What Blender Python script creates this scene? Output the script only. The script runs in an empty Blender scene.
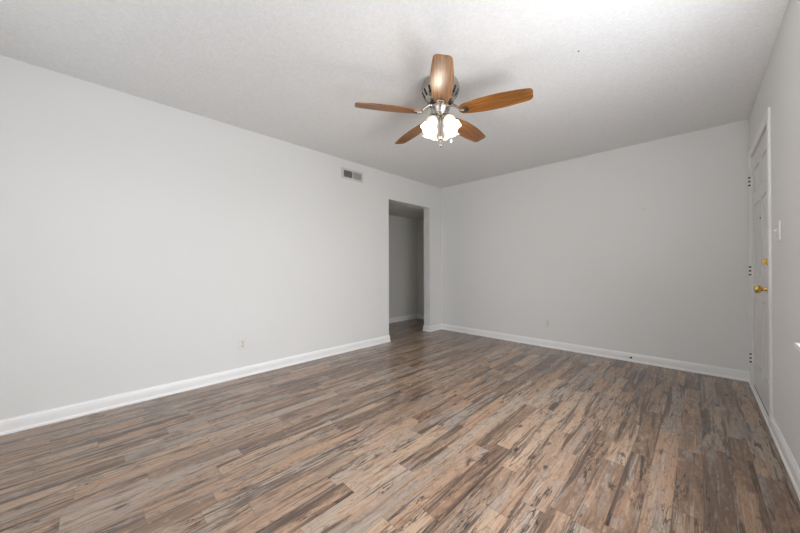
import bpy, bmesh, math, random
from mathutils import Vector, Matrix

random.seed(7)
SC = bpy.context.scene
COL = SC.collection
PI = math.pi

# ------------------------------------------------------------------ room size
XL, XR = -3.204, 0.341          # left and right wall faces
YF, YB = -0.95, 4.297           # wall behind the camera, far wall
HC = 2.44                       # ceiling
WT = 0.128                      # wall thickness
OY0, OY1, OZ = 3.045, 3.985, 2.061      # cased-less opening in the left wall
HX = -4.264                     # hall far wall face
HY0, HY1, HZ = 1.6, 4.872, 2.088        # hall extents and its low ceiling
DY0, DY1, DZ = 3.200, 4.122, 2.040      # entry door opening
WY0, WY1, WZ0, WZ1 = 0.30, 2.10, 0.735, 2.10    # window in right wall
VX0, VX1 = -2.3, -0.5                 # unseen window in front wall (behind the camera), added for its light

# ------------------------------------------------------------------ camera
cam = bpy.data.cameras.new('camera')
cam.sensor_width = 36.0
cam.lens = 305.52 / 800 * 36
cam.clip_start = 0.02
co = bpy.data.objects.new('camera', cam)
COL.objects.link(co)
yaw, pit, rol = .7742, .0042, -.0025
fw = Vector((-math.sin(yaw) * math.cos(pit), math.cos(yaw) * math.cos(pit), math.sin(pit)))
rt = Vector((math.cos(yaw), math.sin(yaw), 0))
up = rt.cross(fw)
rt2 = rt * math.cos(rol) + up * math.sin(rol)
up2 = -rt * math.sin(rol) + up * math.cos(rol)
M = Matrix((rt2, up2, -fw)).transposed().to_4x4()
M.translation = Vector((0, 0, 1.0647))
co.matrix_world = M
SC.camera = co

# ------------------------------------------------------------------ world, daylight and added lamps
w = bpy.data.worlds.new('sky')
SC.world = w
w.use_nodes = True
bg = w.node_tree.nodes['Background']
bg.inputs[0].default_value = (0.80, 0.90, 1.0, 1)
bg.inputs[1].default_value = 1.0


def area(name, loc, rot, sx, sy, power, col):
    l = bpy.data.lights.new(name, 'AREA')
    l.shape = 'RECTANGLE'
    l.size, l.size_y = sx, sy
    l.energy = power
    l.color = col
    o = bpy.data.objects.new(name, l)
    o.location = loc
    o.rotation_euler = rot
    COL.objects.link(o)
    return o


# daylight at the right window and an added front one: from the open sky ahead,
# from high sky, plus added fill lamps over the sill and low outside
WYC, VXC, WZC = (WY0 + WY1) / 2, (VX0 + VX1) / 2, (WZ0 + WZ1) / 2
P_R, P_RG, P_RS, P_F, P_FG, P_W, P_B = 37, 22, 190, 14, 12, 1.2, 2.4
DAY = (.955, .965, .995)
area('daylight_right', (XR + .14, WYC, WZC), (0, PI / 2, 0), WZ1 - WZ0 - .08, WY1 - WY0 - .08, P_R, DAY)
area('sill_ceiling_fill', (XR + .008, WYC, WZ0 + .018), (0, math.radians(181), 0), .09, 1.72, P_RG, DAY)  # added lamp just above the sill, brightens the ceiling
area('sky_light_right', (XR + 1.1, WYC, 2.5), (0, math.radians(55), 0), 1.1, 2.4, P_RS, DAY)
area('added_window_light', (VXC, YF - .14, WZC), (PI / 2, 0, 0), VX1 - VX0 - .08, WZ1 - WZ0 - .08, P_F, DAY)  # lamp for the unseen window added behind the camera
area('low_fill_front', (VXC, YF - .85, .30), (math.radians(143), 0, 0), 2.6, 1.1, P_FG, DAY)  # added lamp aimed up through the front window at the ceiling
bg.inputs[1].default_value = P_W

vs = SC.view_settings
vs.view_transform = 'Standard'
vs.look = 'None'
vs.exposure = 0.0
vs.gamma = 1.0
vs.use_curve_mapping = False
SC.cycles.use_denoising = True
SC.cycles.max_bounces = 12
SC.cycles.diffuse_bounces = 8
SC.cycles.sample_clamp_indirect = 6.0


# ------------------------------------------------------------------ material helpers
class NT:
    def __init__(self, name):
        self.m = bpy.data.materials.new(name)
        self.m.use_nodes = True
        self.t = self.m.node_tree
        self.b = self.t.nodes['Principled BSDF']
        self.out = self.t.nodes['Material Output']

    def n(self, typ, **kw):
        x = self.t.nodes.new(typ)
        for k, v in kw.items():
            setattr(x, k, v)
        return x

    def put(self, sock, v):
        if isinstance(v, bpy.types.NodeSocket):
            self.t.links.new(v, sock)
        elif v is not None:
            sock.default_value = v

    def math(self, op, a, b=None, c=None):
        x = self.n('ShaderNodeMath', operation=op)
        for i, v in enumerate((a, b, c)):
            if v is not None:
                self.put(x.inputs[i], v)
        return x.outputs[0]

    def comb(self, x=0., y=0., z=0.):
        c = self.n('ShaderNodeCombineXYZ')
        for i, v in enumerate((x, y, z)):
            self.put(c.inputs[i], v)
        return c.outputs[0]

    def noise(self, vec, scale=1., detail=2., rough=.5, dist=0., out=0):
        x = self.n('ShaderNodeTexNoise')
        self.put(x.inputs['Vector'], vec)
        x.inputs['Scale'].default_value = scale
        x.inputs['Detail'].default_value = detail
        x.inputs['Roughness'].default_value = rough
        x.inputs['Distortion'].default_value = dist
        return x.outputs[out]

    def white(self, vec, out='Value'):
        x = self.n('ShaderNodeTexWhiteNoise', noise_dimensions='3D')
        self.put(x.inputs['Vector'], vec)
        return x.outputs[out]

    def ramp(self, fac, stops, interp='LINEAR'):
        x = self.n('ShaderNodeValToRGB')
        x.color_ramp.interpolation = interp
        e = x.color_ramp.elements
        while len(e) < len(stops):
            e.new(0.5)
        for i, (p, c) in enumerate(stops):
            e[i].position = p
            e[i].color = (c, c, c, 1) if isinstance(c, (int, float)) else (*c, 1)
        self.put(x.inputs[0], fac)
        return x.outputs[0]

    def mix(self, fac, a, b, mode='MIX'):
        x = self.n('ShaderNodeMix', data_type='RGBA', blend_type=mode)
        for s, v in ((x.inputs[0], fac), (x.inputs[6], a), (x.inputs[7], b)):
            if isinstance(v, tuple):
                v = (*v, 1)
            self.put(s, v)
        return x.outputs[2]

    def bump(self, h, strength=.2, dist=.01):
        x = self.n('ShaderNodeBump')
        x.inputs['Strength'].default_value = strength
        x.inputs['Distance'].default_value = dist
        self.put(x.inputs['Height'], h)
        self.t.links.new(x.outputs[0], self.b.inputs['Normal'])


def srgb(r, g, b):
    return tuple(((c / 255) / 12.92 if c / 255 < .04045 else ((c / 255 + .055) / 1.055) ** 2.4) for c in (r, g, b))


def simple(name, col, rough=.5, metal=0., noise=.03, scale=30., spec=.5, emit=None, estr=0.):
    t = NT(name)
    pos = t.n('ShaderNodeTexCoord').outputs['Object']
    nz = t.noise(pos, scale, 2)
    a = tuple(c * (1 - noise) for c in col)
    b = tuple(min(1, c * (1 + noise)) for c in col)
    t.put(t.b.inputs['Base Color'], t.mix(nz, a, b))
    t.b.inputs['Roughness'].default_value = rough
    t.b.inputs['Metallic'].default_value = metal
    t.b.inputs['Specular IOR Level'].default_value = spec
    if emit:
        t.b.inputs['Emission Color'].default_value = (*emit, 1)
        t.b.inputs['Emission Strength'].default_value = estr
    return t.m


def paint(name, col, rough=.75, bscale=350., bstr=.05, bdist=.001, spec=.3):
    """rolled wall paint: nearly flat colour, faint mottle, fine roller stipple"""
    t = NT(name)
    pos = t.n('ShaderNodeNewGeometry').outputs['Position']
    nz = t.noise(pos, 1.6, 3)
    t.put(t.b.inputs['Base Color'], t.mix(nz, tuple(c * .985 for c in col), tuple(min(1, c * 1.015) for c in col)))
    t.b.inputs['Roughness'].default_value = rough
    t.b.inputs['Specular IOR Level'].default_value = spec
    t.bump(t.noise(pos, bscale, 2, .6), bstr, bdist)
    return t.m


def popcorn():
    t = NT('textured_ceiling')
    pos = t.n('ShaderNodeNewGeometry').outputs['Position']
    v = t.n('ShaderNodeTexVoronoi', feature='SMOOTH_F1')
    t.put(v.inputs['Vector'], pos)
    v.inputs['Scale'].default_value = 95
    n2 = t.noise(pos, 60, 4, .7)
    h = t.math('ADD', t.math('MULTIPLY', v.outputs['Distance'], -1.0), t.math('MULTIPLY', n2, 1.2))
    t.put(t.b.inputs['Base Color'], t.mix(t.ramp(n2, [(.35, 0), (.65, 1)]), (.76, .765, .765), (.83, .835, .835)))
    t.b.inputs['Roughness'].default_value = .9
    t.b.inputs['Specular IOR Level'].default_value = .1
    t.bump(h, .35, .005)
    return t.m


def laminate():
    """rustic multi-strip laminate; strips run along Y"""
    t = NT('laminate_floor')
    P = t.n('ShaderNodeNewGeometry').outputs['Position']
    s = t.n('ShaderNodeSeparateXYZ')
    t.put(s.inputs[0], P)
    X, Y = s.outputs[0], s.outputs[1]
    SW = .0985
    u = t.math('DIVIDE', t.math('ADD', X, 10.037), SW)
    i = t.math('FLOOR', u)
    fu = t.math('FRACT', u)
    ri = t.white(t.comb(i, 3.3, 1.7))
    ri2 = t.white(t.comb(i, 8.1, 4.9))
    L = t.math('MULTIPLY_ADD', ri2, .5, .55)
    v = t.math('ADD', t.math('DIVIDE', t.math('ADD', Y, 12.), L), t.math('MULTIPLY', ri, 13.))
    j = t.math('FLOOR', v)
    fv = t.math('FRACT', v)
    cid = t.comb(i, j, 2.2)
    r1 = t.white(cid)
    r2 = t.white(t.comb(i, j, 5.2))
    r3 = t.white(t.comb(i, j, 9.4))
    # strip-local coordinates, different print on each strip
    lx = t.math('ADD', X, t.math('MULTIPLY', r2, 37.))
    ly = t.math('ADD', Y, t.math('MULTIPLY', r3, 53.))

    def vec(sx, sy, z=0.):
        return t.comb(t.math('MULTIPLY', lx, sx), t.math('MULTIPLY', ly, sy), z)
    base = t.ramp(r1, [(0., srgb(190, 162, 136)), (.15, srgb(166, 138, 116)), (.32, srgb(140, 112, 91)), (.46, srgb(164, 148, 134)),
                       (.58, srgb(178, 144, 116)), (.70, srgb(152, 126, 105)), (.82, srgb(122, 98, 81)), (.91, srgb(180, 160, 142))], 'CONSTANT')
    sh = t.math('MULTIPLY', t.math('SUBTRACT', r2, .5), .10)      # how stained this strip is
    # slow drift of tone inside a strip: warm or grey
    d1 = t.noise(vec(9, 1.9), 1., 3, .6, .8)
    d2 = t.noise(vec(13, 1.6, 4.), 1., 4, .6, .8)
    c = t.mix(t.ramp(d1, [(.50, 0), (.62, .6)]), base, srgb(182, 144, 114))
    c = t.mix(t.ramp(d2, [(.53, 0), (.62, .7)]), c, srgb(164, 152, 143))
    # streaks along the board
    m1 = t.noise(vec(46, 1.5, 12.), 1., 4, .6, .5)
    c = t.mix(t.ramp(m1, [(.33, .6), (.42, 0)]), c, srgb(108, 84, 68))
    c = t.mix(t.ramp(m1, [(.58, 0), (.68, .45)]), c, srgb(212, 188, 164))
    # fine fibres
    g = t.noise(vec(150, 5.), 1., 4, .65, .3)
    c = t.mix(t.ramp(g, [(.34, .4), (.48, 0)]), c, srgb(104, 80, 64))
    # blotchy cross figure
    g2 = t.noise(vec(36, 11.), 1., 4, .66, 1.6)
    c = t.mix(t.ramp(g2, [(.36, .5), (.45, 0)]), c, srgb(104, 80, 64))
    c = t.mix(t.ramp(g2, [(.56, 0), (.66, .35)]), c, srgb(208, 182, 154))
    # charcoal stains running along the board
    edge = t.math('MULTIPLY_ADD', t.math('ABSOLUTE', t.math('SUBTRACT', fu, .5)), .16, -.035)
    d3 = t.math('ADD', t.math('ADD', t.noise(vec(23, 1.4, 9.), 1., 6, .64, 1.2), sh), edge)
    c = t.mix(t.ramp(d3, [(.545, 0), (.59, .6), (.68, .9)]), c, srgb(80, 65, 56))
    # wandering cracks: contour lines of a stretched noise
    k = t.noise(vec(21, 1.7, 21.), 1., 4, .6, 1.3)
    line = t.math('SUBTRACT', 1., t.ramp(t.math('ABSOLUTE', t.math('SUBTRACT', k, .53)), [(.004, 0), (.024, 1)]))
    mk = t.ramp(t.math('ADD', t.noise(vec(9, 1.9, 30.), 1., 2), sh), [(.50, 0), (.55, 1)])
    c = t.mix(t.math('MULTIPLY', t.math('MULTIPLY', line, mk), .9), c, srgb(44, 36, 33))
    # knots
    vo = t.n('ShaderNodeTexVoronoi', feature='F1')
    t.put(vo.inputs['Vector'], vec(11., 4.2, 0.))
    vo.inputs['Scale'].default_value = 1.
    wob = t.math('ADD', vo.outputs['Distance'], t.math('MULTIPLY', t.math('SUBTRACT', g2, .5), .5))
    kn = t.ramp(wob, [(.06, .85), (.12, .4), (.20, 0)])
    sel = t.math('GREATER_THAN', t.white(t.comb(vo.outputs['Position'], i, j)), .6)
    c = t.mix(t.math('MULTIPLY', kn, sel), c, srgb(62, 50, 44))
    # seams: fine on print strips, slightly stronger at every plank edge
    eu = t.math('MINIMUM', fu, t.math('SUBTRACT', 1., fu))
    ev = t.math('MULTIPLY', t.math('MINIMUM', fv, t.math('SUBTRACT', 1., fv)), L)
    seam = t.math('MAXIMUM', t.ramp(eu, [(.0, .5), (.016, 0)]), t.ramp(ev, [(.0, .3), (.0025, 0)]))
    c = t.mix(seam, c, srgb(82, 66, 56))
    hs = t.n('ShaderNodeHueSaturation')
    hs.inputs['Saturation'].default_value = .95
    hs.inputs['Value'].default_value = FLOOR_VALUE
    t.put(hs.inputs['Color'], c)
    t.put(t.b.inputs['Base Color'], hs.outputs[0])
    t.put(t.b.inputs['Roughness'], t.math('MULTIPLY_ADD', g, .10, .19))
    t.b.inputs['Specular IOR Level'].default_value = .6
    t.bump(t.math('SUBTRACT', t.math('MULTIPLY', g, .5), seam), .12, .0015)
    return t.m


FLOOR_VALUE = .74


def blade_wood():
    t = NT('walnut_blade')
    P = t.n('ShaderNodeTexCoord').outputs['Object']
    s = t.n('ShaderNodeSeparateXYZ')
    t.put(s.inputs[0], P)
    v = t.comb(t.math('MULTIPLY', s.outputs[0], 2.2), t.math('MULTIPLY', s.outputs[1], 55.), s.outputs[2])
    a = t.noise(v, 1., 4, .6, .8)
    v2 = t.comb(t.math('MULTIPLY', s.outputs[0], 8.), t.math('MULTIPLY', s.outputs[1], 260.), 3.)
    b = t.noise(v2, 1., 2, .5)
    c = t.ramp(a, [(.30, srgb(84, 50, 20)), (.48, srgb(138, 88, 38)), (.62, srgb(168, 113, 54)), (.8, srgb(188, 136, 74))])
    c = t.mix(t.ramp(b, [(.35, .45), (.55, 0)]), c, srgb(80, 44, 20))
    t.put(t.b.inputs['Base Color'], c)
    t.b.inputs['Roughness'].default_value = .33
    t.b.inputs['Specular IOR Level'].default_value = .6
    return t.m


def glass_thin():
    t = NT('window_glass')
    tr = t.n('ShaderNodeBsdfTransparent')
    gl = t.n('ShaderNodeBsdfGlossy')
    gl.inputs['Roughness'].default_value = .02
    mx = t.n('ShaderNodeMixShader')
    mx.inputs[0].default_value = .07
    t.t.links.new(tr.outputs[0], mx.inputs[1])
    t.t.links.new(gl.outputs[0], mx.inputs[2])
    t.t.links.new(mx.outputs[0], t.out.inputs['Surface'])
    return t.m


def shade_glass():
    """frosted white glass lit by the bulb inside it"""
    t = NT('frosted_shade_glass')
    P = t.n('ShaderNodeTexCoord').outputs['Object']
    nz = t.noise(P, 25, 3)
    t.put(t.b.inputs['Base Color'], t.mix(nz, (.86, .82, .75), (.95, .93, .88)))
    t.b.inputs['Roughness'].default_value = .35
    t.put(t.b.inputs['Emission Color'], t.mix(nz, (1., .84, .62), (1., .90, .74)))
    t.b.inputs['Emission Strength'].default_value = .38
    return t.m


M_WALL = paint('wall_paint', (.755, .76, .75))
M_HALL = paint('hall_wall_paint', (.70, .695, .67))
M_TRIM = simple('white_trim_enamel', (.87, .875, .875), .38, 0, .015, 12)
M_DOOR = simple('door_enamel', (.71, .705, .70), .32, 0, .015, 10)
M_CEIL = popcorn()
M_FLOOR = laminate()
M_CASING = simple('door_casing_enamel', (.79, .79, .78), .4, 0, .015, 12)
M_PLASTIC = simple('white_plastic', (.74, .73, .70), .35)
M_PLASTIC2 = simple('ivory_plastic', (.70, .69, .66), .35)
M_BRASS = simple('polished_brass', (.72, .50, .16), .2, 1.0)
M_NICKEL = simple('brushed_nickel', (.50, .465, .42), .25, 1.0)
M_DARKMETAL = simple('dark_metal', (.05, .05, .05), .4, .6)
M_HINGE = simple('worn_hinge_metal', (.10, .095, .09), .45, .5)
M_SLOT = simple('slot_black', (.015, .015, .015), .7)
M_VENT = simple('vent_enamel', (.62, .62, .60), .45)
M_DUCT = simple('duct_grey', (.10, .10, .10), .8)
M_BLADE = blade_wood()
M_SHADE = shade_glass()
M_GLASS = glass_thin()
M_BULB = simple('lit_bulb', (1, .95, .85), .4, emit=(1., .82, .6), estr=6.)
M_RUBBER = simple('black_rubber', (.02, .02, .02), .6)


# ------------------------------------------------------------------ mesh helpers
def bx(bm, x0, x1, y0, y1, z0, z1):
    vs_ = [bm.verts.new((x, y, z)) for x in (x0, x1) for y in (y0, y1) for z in (z0, z1)]
    for f in ((0, 1, 3, 2), (4, 6, 7, 5), (0, 4, 5, 1), (2, 3, 7, 6), (0, 2, 6, 4), (1, 5, 7, 3)):
        bm.faces.new([vs_[k] for k in f])
    return vs_


def lathe(bm, prof, seg=32, axis=None, origin=(0, 0, 0), scallop=None):
    """prof: list of (r, z); axis: direction the profile's z runs along"""
    q = Vector((0, 0, 1)).rotation_difference(Vector(axis).normalized()) if axis is not None else None
    rings = []
    for k, (r, z) in enumerate(prof):
        ring = []
        for a in range(seg):
            th = 2 * PI * a / seg
            rr = max(r, 1e-5)
            zz = z
            if scallop:
                rr, zz = scallop(k, th, rr, z)
            p = Vector((rr * math.cos(th), rr * math.sin(th), zz))
            if q:
                p = q @ p
            ring.append(bm.verts.new(p + Vector(origin)))
        rings.append(ring)
    for k in range(len(rings) - 1):
        for a in range(seg):
            b = (a + 1) % seg
            bm.faces.new((rings[k][a], rings[k][b], rings[k + 1][b], rings[k + 1][a]))
    return rings


def tube(bm, pts, r, seg=12):
    pts = [Vector(p) for p in pts]
    rad = r if isinstance(r, (list, tuple)) else [r] * len(pts)
    rings = []
    ref = Vector((0, 0, 1))
    for k, p in enumerate(pts):
        d = (pts[min(k + 1, len(pts) - 1)] - pts[max(k - 1, 0)]).normalized()
        if abs(d.dot(ref)) > .95:
            a = d.cross(Vector((1, 0, 0))).normalized()
        else:
            a = d.cross(ref).normalized()
        b = d.cross(a).normalized()
        rings.append([bm.verts.new(p + (a * math.cos(t) + b * math.sin(t)) * rad[k]) for t in [2 * PI * s / seg for s in range(seg)]])
    for k in range(len(rings) - 1):
        for a in range(seg):
            c = (a + 1) % seg
            bm.faces.new((rings[k][a], rings[k][c], rings[k + 1][c], rings[k + 1][a]))
    bm.faces.new(rings[0])
    bm.faces.new(rings[-1][::-1])


def sweep(bm, prof, path, side=1):
    """trim: prof = (offset from wall, height), path = XY points; side=+1: room lies to the left of travel"""
    pts = [Vector((p[0], p[1])) for p in path]
    n = len(pts)
    rows = []
    for k in range(n):
        ns = []
        if k > 0:
            d = (pts[k] - pts[k - 1]).normalized()
            ns.append(Vector((-d.y, d.x)) * side)
        if k < n - 1:
            d = (pts[k + 1] - pts[k]).normalized()
            ns.append(Vector((-d.y, d.x)) * side)
        if len(ns) == 2:
            m = (ns[0] + ns[1])
            m = m / (m.dot(ns[0])) if abs(m.dot(ns[0])) > 1e-6 else ns[0]
        else:
            m = ns[0]
        rows.append([bm.verts.new((pts[k].x + m.x * o, pts[k].y + m.y * o, z)) for o, z in prof])
    for k in range(n - 1):
        for a in range(len(prof)):
            b = (a + 1) % len(prof)
            bm.faces.new((rows[k][a], rows[k][b], rows[k + 1][b], rows[k + 1][a]))
    bm.faces.new(rows[0])
    bm.faces.new(rows[-1][::-1])


def obj(name, bm, mat, parent=None, smooth=False, bevel=0., loc=None, rotz=None, auto=False):
    bmesh.ops.recalc_face_normals(bm, faces=bm.faces)
    me = bpy.data.meshes.new(name)
    bm.to_mesh(me)
    bm.free()
    mats = mat if isinstance(mat, (list, tuple)) else [mat]
    for m in mats:
        me.materials.append(m)
    if smooth:
        for p in me.polygons:
            p.use_smooth = True
        if auto:
            try:
                me.set_sharp_from_angle(angle=math.radians(38))
            except Exception:
                pass
    o = bpy.data.objects.new(name, me)
    COL.objects.link(o)
    if bevel:
        b = o.modifiers.new('bevel', 'BEVEL')
        b.width = bevel
        b.segments = 2
        b.limit_method = 'ANGLE'
    if loc is not None:
        o.location = loc
    if rotz is not None:
        o.rotation_euler = (0, 0, rotz)
    if parent:
        o.parent = parent
    return o


def thing(name, label, cat, loc=(0, 0, 0), rotz=0, group=None):
    o = bpy.data.objects.new(name, None)
    o.empty_display_size = .1
    COL.objects.link(o)
    o.location = loc
    o.rotation_euler = (0, 0, rotz)
    tag(o, label, cat, group)
    return o


def tag(o, label, cat, group=None):
    o['label'] = label
    o['category'] = cat
    if group:
        o['group'] = group


def struct(name, bm, mat, parent=None, bevel=0., label=None, cat=None, **kw):
    o = obj(name, bm, mat, parent, bevel=bevel, **kw)
    if parent is None:
        o['kind'] = 'structure'
        if label:
            tag(o, label, cat)
    return o


# ------------------------------------------------------------------ shell
T = .15     # outer wall thickness
bm = bmesh.new()
bx(bm, HX - .1, XR + .0, YF, HY1 + .1, -.08, 0)
bx(bm, XR, XR + T, YF, HY1, -.08, -.001)
struct('floor', bm, M_FLOOR, label='rustic brown and grey strip laminate floor running to the far wall', cat='floor')

bm = bmesh.new()
bx(bm, XL - WT, XR + T, YF - T, YB + T, HC, HC + .1)
struct('ceiling', bm, M_CEIL, label='white textured ceiling of the room around the fan', cat='ceiling')

bm = bmesh.new()
X0 = XL - WT
bx(bm, X0, XL, YF - T, OY0, 0, HC)
bx(bm, X0, XL, OY0, OY1, OZ, HC)
bx(bm, X0, XL, OY1, YB + T, 0, HC)
bx(bm, X0, X0 + .12, YB + T, HY1 + .1, 0, HC)
bmesh.ops.remove_doubles(bm, verts=bm.verts, dist=1e-5)
struct('wall_left', bm, M_WALL, label='long off-white left wall with the open hallway entry', cat='wall')

bm = bmesh.new()
bx(bm, XL, XR + T, YB, YB + T, 0, HC)
struct('wall_back', bm, M_WALL, label='plain off-white far wall beyond the ceiling fan', cat='wall')

bm = bmesh.new()
x0, x1 = XR, XR + T
bx(bm, x0, x1, YF - T, WY0, 0, HC)
bx(bm, x0, x1, WY0, WY1, 0, WZ0)
bx(bm, x0, x1, WY0, WY1, WZ1, HC)
bx(bm, x0, x1, WY1, DY0 - .02, 0, HC)
bx(bm, x0, x1, DY0 - .02, DY1 + .02, DZ + .02, HC)
bx(bm, x0, x1, DY1 + .02, YB, 0, HC)
struct('wall_right', bm, M_WALL, label='shaded off-white right wall holding the entry door', cat='wall')

bm = bmesh.new()
y0, y1 = YF - T, YF
bx(bm, XL, VX0, y0, y1, 0, HC)
bx(bm, VX0, VX1, y0, y1, 0, WZ0)
bx(bm, VX0, VX1, y0, y1, WZ1, HC)
bx(bm, VX1, XR, y0, y1, 0, HC)
struct('wall_front', bm, M_WALL)

# hall beyond the opening
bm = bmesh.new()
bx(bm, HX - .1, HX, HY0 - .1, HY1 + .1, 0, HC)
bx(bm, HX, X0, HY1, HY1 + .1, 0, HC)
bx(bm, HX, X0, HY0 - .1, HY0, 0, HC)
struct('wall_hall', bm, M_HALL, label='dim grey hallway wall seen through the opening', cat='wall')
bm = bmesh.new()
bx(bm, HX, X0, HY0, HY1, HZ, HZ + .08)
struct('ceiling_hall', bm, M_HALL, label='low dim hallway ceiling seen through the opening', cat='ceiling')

# ------------------------------------------------------------------ baseboards
BP = [(0, 0), (.0175, 0), (.0175, .010), (.0155, .016), (.0115, .020), (.0115, .066), (.0095, .071), (.0105, .077), (.008, .084), (.005, .089), (.0045, .095), (0, .095)]


def base(name, path, side, label=None):
    b = bmesh.new()
    sweep(b, BP, path, side)
    return struct(name, b, M_TRIM, label=label, cat='baseboard' if label else None)


base('baseboard_left', [(XL, YF), (XL, OY0), (X0, OY0), (X0, HY0)], -1, 'white baseboard along the long left wall up to the opening')
base('baseboard_left', [(XL, YB), (XL, OY1), (X0, OY1), (X0, HY1)], 1, 'short white baseboard wrapping the wall stub right of the opening')
base('baseboard_back', [(XL + .0005, YB), (XR - .0005, YB)], -1, 'white baseboard along the far wall')
base('baseboard_right', [(XR, YF), (XR, DY0 - .078)], 1, 'white baseboard along the right wall in front of the door')
base('baseboard_hall', [(HX, HY0), (HX, HY1), (X0, HY1)], -1, 'white baseboard in the dim hallway')

# ------------------------------------------------------------------ window trim builder
def window(name, axis, wallpos, outdir, a0, a1, z0, z1, label=None):
    """axis 'Y': wall plane X=wallpos, spans Y a0..a1 ; axis 'X': wall plane Y=wallpos"""
    def B(b, a_0, a_1, d0, d1, q0, q1):
        # d measured outward from the room face
        w0, w1 = sorted((wallpos + outdir * d0, wallpos + outdir * d1))
        if axis == 'Y':
            bx(b, w0, w1, a_0, a_1, q0, q1)
        else:
            bx(b, a_0, a_1, w0, w1, q0, q1)
    b = bmesh.new()
    t_ = .03
    B(b, a0, a0 + t_, .0, .13, z0, z1)
    B(b, a1 - t_, a1, .0, .13, z0, z1)
    B(b, a0 + t_, a1 - t_, .0, .13, z1 - t_, z1)
    B(b, a0 + t_, a1 - t_, .03, .13, z0, z0 + t_)
    w_ = struct(name, b, M_TRIM, label=label, cat='window' if label else None)
    mid = (a0 + a1) / 2
    for s0, s1 in ((a0 + t_, mid - .02), (mid + .02, a1 - t_)):
        for q0, q1, dd in ((z0 + t_, (z0 + z1) / 2 + .02, .06), ((z0 + z1) / 2 - .02, z1 - t_, .09)):
            b = bmesh.new()
            k = .035
            B(b, s0, s0 + k, dd, dd + .025, q0, q1)
            B(b, s1 - k, s1, dd, dd + .025, q0, q1)
            B(b, s0 + k, s1 - k, dd, dd + .025, q0, q0 + k)
            B(b, s0 + k, s1 - k, dd, dd + .025, q1 - k, q1)
            obj('sash', b, M_TRIM, w_)
            b = bmesh.new()
            B(b, s0 + k, s1 - k, dd + .010, dd + .014, q0 + k, q1 - k)
            obj('pane', b, M_GLASS, w_)
    b = bmesh.new()
    B(b, mid - .02, mid + .02, .02, .12, z0 + t_, z1 - t_)
    obj('mullion', b, M_TRIM, w_)
    b = bmesh.new()
    B(b, a0 - .06, a1 + .06, -.045, .0, z0 - .022, z0)
    B(b, a0, a1, .0, .03, z0 - .0, z0 + .012)
    obj('sill', b, M_TRIM, w_, bevel=.004)
    b = bmesh.new()
    B(b, a0 - .035, a1 + .035, -.014, .0, z0 - .085, z0 - .022)
    obj('apron', b, M_TRIM, w_, bevel=.003)
    return w_


window('window_1', 'Y', XR, 1, WY0, WY1, WZ0, WZ1, 'white window sill end poking in at the right edge')
window('added_window_2', 'X', YF, -1, VX0, VX1, WZ0, WZ1)  # unseen window, put in to light the room from behind

# ------------------------------------------------------------------ entry door
# casing
bm = bmesh.new()
cw, ct = .068, .0145


def casing_leg(b, y_in, sgn):
    """colonial casing leg; inner edge y_in, grows to sgn"""
    prof = [(0, 0), (.008, 0), (.010, .006), (.010, .014), (.0135, .022), (ct, .034), (ct, cw - .012), (ct - .003, cw), (0, cw)]
    lo, hi = [], []
    for d, a in prof:
        lo.append(b.verts.new((XR - d, y_in + sgn * a, 0)))
        hi.append(b.verts.new((XR - d, y_in + sgn * a, DZ + .004 + a)))
    for k in range(len(prof)):
        m = (k + 1) % len(prof)
        b.faces.new((lo[k], lo[m], hi[m], hi[k]))
    b.faces.new(lo)
    return hi


ya, yb = DY0 - .008, DY1 + .008
h1 = casing_leg(bm, ya, -1)
h2 = casing_leg(bm, yb, 1)
for k in range(len(h1)):
    m = (k + 1) % len(h1)
    bm.faces.new((h1[k], h1[m], h2[m], h2[k]))
# jamb
bx(bm, XR, XR + T, DY0 - .019, DY0 - .003, 0, DZ + .003)
bx(bm, XR, XR + T, DY1 + .003, DY1 + .019, 0, DZ + .003)
bx(bm, XR, XR + T, DY0 - .019, DY1 + .019, DZ + .003, DZ + .019)
bx(bm, XR + .05, XR + .07, DY0 - .003, DY0 + .010, 0, DZ + .003)
bx(bm, XR + .05, XR + .07, DY1 - .010, DY1 + .003, 0, DZ + .003)
bx(bm, XR + .05, XR + .07, DY0 - .003, DY1 + .003, DZ - .010, DZ + .003)
struct('trim_1', bm, M_CASING, label='white casing around the entry door on the right wall', cat='door casing')

# door leaf with six raised panels
door = thing('door_1', 'white six-panel entry door in the right wall with brass hardware', 'door', (XR + .002, (DY0 + DY1) / 2, 0))
door['kind'] = 'structure'
FX = .003           # face plane, local x
W2 = (DY1 - DY0) / 2 - .003
ZB, ZT = .022, DZ
bm = bmesh.new()
ys = [-W2, -W2 + .115, -.055, .055, W2 - .115, W2]
zs = [ZB, .235, .80, 1.00, 1.60, 1.70, 1.905, ZT]
G = {}
for a, y in enumerate(ys):
    for c, z in enumerate(zs):
        G[a, c] = bm.verts.new((FX, y, z))
for a in range(5):
    for c in range(7):
        f = bm.faces.new((G[a, c], G[a + 1, c], G[a + 1, c + 1], G[a, c + 1]))
        if a in (1, 3) and c in (1, 3, 5):
            # moulded frame, sunk groove, raised field
            for th, dp in ((.012, .009), (.010, 0.), (.022, -.007)):
                r = bmesh.ops.inset_individual(bm, faces=[f], thickness=th, depth=0)
                for v_ in f.verts:
                    v_.co.x += dp
# thickness
bnd = [e for e in bm.edges if e.is_boundary]
r = bmesh.ops.extrude_edge_only(bm, edges=bnd)
nv = [g for g in r['geom'] if isinstance(g, bmesh.types.BMVert)]
for v_ in nv:
    v_.co.x += .042
ne = [e for e in bm.edges if e.is_boundary]
bmesh.ops.contextual_create(bm, geom=ne)
obj('leaf', bm, M_DOOR, door)


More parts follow.
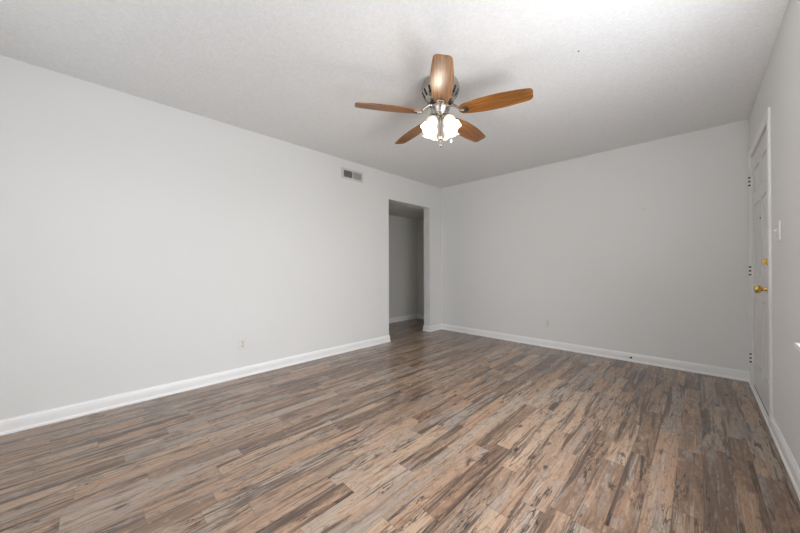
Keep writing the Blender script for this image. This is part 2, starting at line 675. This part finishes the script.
def knob_set(parent, y, z):
    b = bmesh.new()
    lathe(b, [(0, 0), (.033, 0), (.033, .004), (.028, .009), (.014, .012), (.011, .020), (.011, .030), (.018, .036), (.026, .044),
              (.0285, .054), (.026, .064), (.018, .070), (.008, .072), (0, .072)], 32, axis=(-1, 0, 0), origin=(FX, y, z))
    o = obj('door_knob', b, M_BRASS, parent, smooth=True, auto=True)
    o['label'] = 'round brass knob'


knob_set(door, -W2 + .065, .910)
bm = bmesh.new()
lathe(bm, [(0, 0), (.032, 0), (.032, .005), (.027, .013), (.018, .017), (0, .017)], 32, axis=(-1, 0, 0), origin=(FX, -W2 + .065, 1.098))
bx(bm, FX - .034, FX - .016, -W2 + .060, -W2 + .070, 1.082, 1.114)
o = obj('deadbolt', bm, M_BRASS, door, smooth=True, auto=True)
o['label'] = 'brass deadbolt with thumb turn'
bm = bmesh.new()
lathe(bm, [(0, 0), (.009, 0), (.009, .003), (.006, .004), (0, .003)], 16, axis=(-1, 0, 0), origin=(FX, 0, 1.446))
o = obj('peephole', bm, M_DARKMETAL, door, smooth=True)
o['label'] = 'dark round peephole'
for z in (1.825, 1.030, .255):
    bm = bmesh.new()
    bx(bm, FX - .002, FX + .004, W2 - .006, W2 + .020, z - .05, z + .05)
    lathe(bm, [(0, -.052), (.006, -.052), (.0065, -.050), (.0065, .050), (.006, .052), (0, .053)], 12, origin=(FX - .019, W2 + .012, z))
    bx(bm, FX - .019, FX - .001, W2 + .009, W2 + .015, z - .048, z + .048)
    h = obj('hinge', bm, M_TRIM, door)
    bm = bmesh.new()
    for dz in (-.034, 0, .034):
        lathe(bm, [(0, -.0075), (.0078, -.0075), (.0078, .0075), (0, .0075)], 14, origin=(FX - .019, W2 + .012, z + dz))
    k = obj('knuckle', bm, M_HINGE, h, smooth=True, auto=True)
    k['label'] = 'worn dark hinge knuckles'
bm = bmesh.new()
bx(bm, FX - .001, FX + .041, -W2, W2, .014, ZB + .001)
obj('sweep_seal', bm, M_RUBBER, door)
# threshold
bm = bmesh.new()
v_ = bx(bm, XR - .018, XR + T, DY0 - .075, YB - .018, 0, .013)
o = struct('trim_2', bm, M_TRIM, bevel=.005, label='thin white threshold strip under the entry door', cat='threshold')

# ------------------------------------------------------------------ wall plates
def outlet(label, loc, rotz, group=None, mat=M_PLASTIC):
    """built facing local -Y, wall plane at local y=0"""
    t = thing('power_outlet', label, 'outlet', loc, rotz, group)
    b = bmesh.new()
    bx(b, -.035, .035, -.0055, 0, -.0575, .0575)
    obj('cover_plate', b, mat, t, bevel=.0025)
    for dz in (-.0195, .0195):
        b = bmesh.new()
        lathe(b, [(0, 0), (.017, 0), (.017, .0025), (.016, .0032), (0, .0032)], 24, axis=(0, -1, 0), origin=(0, -.0052, dz))
        r_ = obj('receptacle', b, M_PLASTIC2, t, smooth=True, auto=True)
        b = bmesh.new()
        bx(b, -.0075, -.0055, -.0088, -.0080, dz + .001, dz + .010)
        bx(b, .0055, .0075, -.0088, -.0080, dz + .001, dz + .009)
        lathe(b, [(0, 0), (.0026, 0), (.0026, .0006), (0, .0006)], 10, axis=(0, -1, 0), origin=(0, -.0082, dz - .007))
        obj('slot', b, M_SLOT, r_)
    b = bmesh.new()
    lathe(b, [(0, 0), (.0035, 0), (.003, .0012), (0, .0014)], 12, axis=(0, -1, 0), origin=(0, -.0055, 0))
    obj('screw', b, M_NICKEL, t, smooth=True)
    return t


outlet('white duplex outlet low on the long left wall', (XL, 1.063, .325), PI / 2)
outlet('white duplex outlet low on the far wall', (-1.446, YB, .323), 0)
outlet('dim outlet low on the hallway wall seen through the opening', (HX, 4.27, .315), PI / 2)

t = thing('light_switch', 'white toggle light switch plate on the right wall beside the door', 'light switch', (XR, 2.865, 1.277), -PI / 2)
bm = bmesh.new()
bx(bm, -.058, .058, -.007, 0, -.060, .060)
obj('cover_plate', bm, M_PLASTIC, t, bevel=.003)
for dx in (-.023, .023):
    bm = bmesh.new()
    bx(bm, dx - .005, dx + .005, -.009, -.0065, -.012, .012)
    v_ = bx(bm, dx - .0035, dx + .0035, -.020, -.008, .000, .008)
    obj('toggle', bm, M_PLASTIC, t, bevel=.001)
    for dz in (-.03, .03):
        bm = bmesh.new()
        lathe(bm, [(0, 0), (.003, 0), (.0026, .001), (0, .0012)], 10, axis=(0, -1, 0), origin=(dx, -.007, dz))
        obj('screw', bm, M_NICKEL, t, smooth=True)

# ------------------------------------------------------------------ supply register on the left wall
t = thing('air_vent', 'grey two-bank wall register near the ceiling left of the opening', 'vent', (XL, 2.398, 2.265), PI / 2)
hw, hh = .174, .068
iw, ih = .140, .043
bm = bmesh.new()
for a in ((-hw, hw, ih, hh), (-hw, hw, -hh, -ih), (-hw, -iw, -ih, ih), (iw, hw, -ih, ih), (-.006, .006, -ih, ih)):
    bx(bm, a[0], a[1], -.009, 0, a[2], a[3])
bmesh.ops.remove_doubles(bm, verts=bm.verts, dist=1e-6)
obj('frame', bm, M_VENT, t, bevel=.002)
bm = bmesh.new()
bx(bm, -iw, iw, -.0012, -.0002, -ih, ih)
obj('duct_opening', bm, M_DUCT, t)['label'] = 'dark duct behind the louvres'
for bank, (a0, a1, sg) in enumerate(((-iw, -.006, -40), (.006, iw, 16))):
    n = 11
    for k in range(n):
        cx = a0 + (a1 - a0) * (k + .5) / n
        bm = bmesh.new()
        th = math.radians(sg)
        d = Vector((math.sin(th), -math.cos(th), 0)) * .0075
        nn = Vector((d.y, -d.x, 0)).normalized() * .0006
        c0 = Vector((cx, -.0065, 0)) - d * .55
        c1 = Vector((cx, -.0065, 0)) + d * .55
        q = [bm.verts.new(p + Vector((0, 0, z))) for z in (-ih, ih) for p in (c0 - nn, c0 + nn, c1 + nn, c1 - nn)]
        for f in ((0, 1, 2, 3), (7, 6, 5, 4), (0, 4, 5, 1), (1, 5, 6, 2), (2, 6, 7, 3), (3, 7, 4, 0)):
            bm.faces.new([q[g] for g in f])
        obj('louvre', bm, M_VENT, t)
for sx in (-1, 1):
    bm = bmesh.new()
    lathe(bm, [(0, 0), (.004, 0), (.003, .0015), (0, .0018)], 12, axis=(0, -1, 0), origin=(sx * (hw + iw) / 2, -.009, 0))
    obj('screw', bm, M_DARKMETAL, t, smooth=True)

# ------------------------------------------------------------------ small bits
bm = bmesh.new()
lathe(bm, [(0, 0), (.011, 0), (.011, .004), (.007, .005), (.007, .012), (.004, .013), (0, .012)], 20, axis=(0, -1, 0), origin=(0, 0, 0))
o = obj('cable_jack', bm, M_RUBBER, smooth=True, auto=True, loc=(-.551, YB - .0115, .046))
tag(o, 'small black round cable jack in the far wall baseboard', 'cable jack')
bm = bmesh.new()
lathe(bm, [(0, 0), (.0035, 0), (.0035, .010), (.006, .011), (.006, .013), (0, .0135)], 12, axis=(0, -1, 0))
o = obj('picture_nail', bm, M_NICKEL, smooth=True, auto=True, loc=(-.425, YB, 1.712))
tag(o, 'tiny nail left high on the bare far wall', 'nail')
bm = bmesh.new()
lathe(bm, [(0, 0), (.005, 0), (.005, .002), (.003, .003), (.003, .006), (0, .007)], 12, axis=(0, 0, -1))
o = obj('ceiling_hook', bm, M_NICKEL, smooth=True, auto=True, loc=(-.540, 2.18, HC))
tag(o, 'tiny grey hook stub in the ceiling right of the fan', 'hook')

# ------------------------------------------------------------------ ceiling fan
FXY = (-1.369, 1.835)
fan = thing('ceiling_fan', 'flush-mount ceiling fan with five walnut blades and lit frosted glass shades', 'ceiling fan', (FXY[0], FXY[1], HC))
Z = lambda z: z - HC      # world height to local
bm = bmesh.new()
lathe(bm, [(0, 0), (.122, 0), (.130, -.008), (.138, -.030), (.140, -.046), (.137, -.056), (.138, -.062), (.133, -.078), (.122, -.100), (.107, -.126),
           (.098, -.138), (.097, -.146), (.090, -.150), (0, -.150)], 48)
obj('motor_housing', bm, M_NICKEL, fan, smooth=True, auto=True)
for k in range(16):           # cooling slots in the cone of the housing
    bm = bmesh.new()
    a = 2 * PI * k / 16
    ca, sa = math.cos(a), math.sin(a)
    for z0, z1, r0, r1 in ((-.072, -.116, .1355, .1135),):
        q = []
        for rr, zz in ((r0, z0), (r1, z1)):
            for off in (-.009, .009):
                for dr in (.001, -.004):
                    q.append(bm.verts.new(((rr + dr) * ca - off * sa, (rr + dr) * sa + off * ca, zz)))
        for f in ((0, 2, 6, 4), (1, 5, 7, 3), (0, 1, 3, 2), (4, 6, 7, 5), (0, 4, 5, 1), (2, 3, 7, 6)):
            bm.faces.new([q[g] for g in f])
    obj('cooling_slot', bm, M_SLOT, fan)['label'] = 'dark cooling slot'
bm = bmesh.new()
lathe(bm, [(0, -.150), (.078, -.150), (.082, -.154), (.082, -.166), (.076, -.170), (0, -.170)], 40)
obj('flywheel', bm, M_DARKMETAL, fan, smooth=True, auto=True)['label'] = 'dark flywheel ring'
bm = bmesh.new()
lathe(bm, [(0, -.170), (.066, -.170), (.070, -.176), (.070, -.190), (.066, -.205), (.055, -.222), (.050, -.232), (.052, -.240), (.046, -.252), (.030, -.262), (0, -.264)], 40)
obj('switch_housing', bm, M_NICKEL, fan, smooth=True, auto=True)

BZ = Z(2.211)
R0, R1 = .138, .632
PITCH = math.radians(-12)


def blade_bm():
    """outline in local x (radial) / y (across)"""
    b = bmesh.new()
    n = 26
    prof = []
    for k in range(n + 1):
        s = k / n
        x = R0 + (R1 - R0) * s
        hwid = .040 + .033 * math.sin(PI * (s ** .85) * .88)
        # rounded corners
        e = (1 - s) * (R1 - R0)
        rc = .026
        if e < rc:
            hwid -= rc - math.sqrt(max(0, rc * rc - (rc - e) ** 2))
        e0 = s * (R1 - R0)
        rc = .03
        if e0 < rc:
            hwid -= (rc - math.sqrt(max(0, rc * rc - (rc - e0) ** 2))) * .7
        prof.append((x, hwid))
    # finer at the tip
    for e in (.018, .010, .004):
        rc = .026
        s = 1 - e / (R1 - R0)
        hwid = .040 + .033 * math.sin(PI * (s ** .85) * .88) - (rc - math.sqrt(rc * rc - (rc - e) ** 2))
        prof.append((R1 - e, hwid))
    prof.sort()
    th = .003
    rows = []
    for x, h_ in prof:
        rows.append([b.verts.new((x, sy * h_, sz * th)) for sy, sz in ((-1, -1), (1, -1), (1, 1), (-1, 1))])
    for k in range(len(rows) - 1):
        for a in range(4):
            c = (a + 1) % 4
            b.faces.new((rows[k][a], rows[k][c], rows[k + 1][c], rows[k + 1][a]))
    b.faces.new(rows[0])
    b.faces.new(rows[-1][::-1])
    return b


def iron_bm():
    """bracket under the blade root: arm from the flywheel ending in a pierced plate"""
    b = bmesh.new()
    tube(b, [(.066, 0, .052), (.095, 0, .050), (.125, 0, .026), (.150, 0, -.004), (.178, 0, -.010)], [.010, .010, .009, .008, .008], 10)
    z0, z1 = -.010, -.004
    bx(b, .160, .176, -.026, .026, z0, z1)
    bx(b, .196, .206, -.020, .020, z0, z1)
    bx(b, .176, .196, -.026, -.015, z0, z1)
    bx(b, .176, .196, .015, .026, z0, z1)
    bx(b, .176, .196, -.005, .005, z0, z1)
    return b


ib = iron_bm()
bb = blade_bm()
tmp = bb.copy()
first = obj('blade', bb, M_BLADE, fan, bevel=.0015)
irons = obj('blade_bracket', ib, M_NICKEL, first, smooth=True, auto=True)
BA = math.radians(-52.0)
for k in range(5):
    if k == 0:
        o = first
    else:
        o = first.copy()
        COL.objects.link(o)
        c = irons.copy()
        c.parent = o
        COL.objects.link(c)
    o.rotation_euler = (PITCH, 0, BA + k * 2 * PI / 5)
    o.location = (0, 0, BZ)
tmp.free()

# light kit: four arms, sockets, bell shades
CA = math.radians(-53.0)
TILT = math.radians(27)
sh0 = None
for k in range(4):
    a = CA + PI / 4 + k * PI / 2
    rad = Vector((math.cos(a), math.sin(a), 0))
    p0 = rad * .040 + Vector((0, 0, Z(2.20)))
    p1 = rad * .058 + Vector((0, 0, Z(2.195)))
    p2 = rad * .060 + Vector((0, 0, Z(2.176)))
    ax = (rad * math.sin(TILT) + Vector((0, 0, -math.cos(TILT)))).normalized()
    p3 = p2 + ax * .012
    bm = bmesh.new()
    tube(bm, [p0, (p0 + p1) / 2 + Vector((0, 0, .003)), p1, p2, p3], .008, 10)
    lathe(bm, [(0, -.006), (.016, -.004), (.024, .006), (.026, .020), (.024, .022), (0, .022)], 24, axis=ax, origin=p2)
    obj('lamp_arm', bm, M_NICKEL, fan, smooth=True, auto=True)
    bm = bmesh.new()
    prof = [(.022, .000), (.027, .006), (.040, .018), (.050, .036), (.053, .056), (.054, .074), (.058, .092), (.068, .108), (.073, .114),
            (.071, .114), (.066, .107), (.056, .092), (.052, .074), (.051, .056), (.048, .036), (.038, .019), (.025, .008), (.020, .002)]

    prof = [(r_ * .87, z_ * .92) for r_, z_ in prof]

    def scal(i, th, r, z):
        if 6 <= i <= 11:
            g = {6: .2, 7: .7, 8: 1, 9: 1, 10: .7, 11: .2}[i]
            return r + .004 * g * math.cos(6 * th), z + .003 * g * math.cos(6 * th)
        return r, z
    lathe(bm, prof, 48, axis=ax, origin=p2 + ax * .018, scallop=scal)
    s = obj('lamp_shade', bm, M_SHADE, fan, smooth=True)
    s['label'] = 'glowing frosted glass bell shade'
    bm = bmesh.new()
    lathe(bm, [(0, 0), (.012, .002), (.013, .02), (.019, .034), (.022, .048), (.018, .062), (.009, .068), (0, .069)], 20, axis=ax, origin=p2 + ax * .016)
    obj('bulb', bm, M_BULB, s, smooth=True)
    l = bpy.data.lights.new('bulb_light', 'POINT')
    l.energy = P_B
    l.color = (1., .89, .74)
    l.shadow_soft_size = .03
    lo = bpy.data.objects.new('bulb_light', l)
    COL.objects.link(lo)
    lo.location = Vector((FXY[0], FXY[1], HC)) + p2 + ax * .15
bm = bmesh.new()
lathe(bm, [(0, Z(2.18)), (.012, Z(2.18)), (.012, Z(2.15)), (.009, Z(2.145)), (.009, Z(2.05)), (.012, Z(2.045)), (.012, Z(2.03)), (.005, Z(2.018)), (0, Z(2.016))], 20)
obj('centre_stem', bm, M_NICKEL, fan, smooth=True, auto=True)


def chain(x, y, z0, z1, fobmat, fl):
    b = bmesh.new()
    n = int((z0 - z1) / .006)
    for k in range(n):
        bmesh.ops.create_icosphere(b, subdivisions=1, radius=.0019, matrix=Matrix.Translation((x, y, Z(z0 - k * .006))))
    tube(b, [(x, y, Z(z0)), (x, y, Z(z1))], .0007, 6)
    c = obj('pull_chain', b, M_NICKEL, fan, smooth=True)
    b = bmesh.new()
    lathe(b, [(0, Z(z1)), (.003, Z(z1) - .001), (.006, Z(z1) - .012), (.007, Z(z1) - .020), (.004, Z(z1) - .026), (0, Z(z1) - .027)], 14, origin=(x, y, 0))
    f = obj('fob', b, fobmat, c, smooth=True)
    f['label'] = fl


chain(.0, .0, 2.02, 1.985, M_DARKMETAL, 'dark pull chain fob')
chain(.070, .035, 2.14, 2.010, M_PLASTIC2, 'pale pull chain fob')
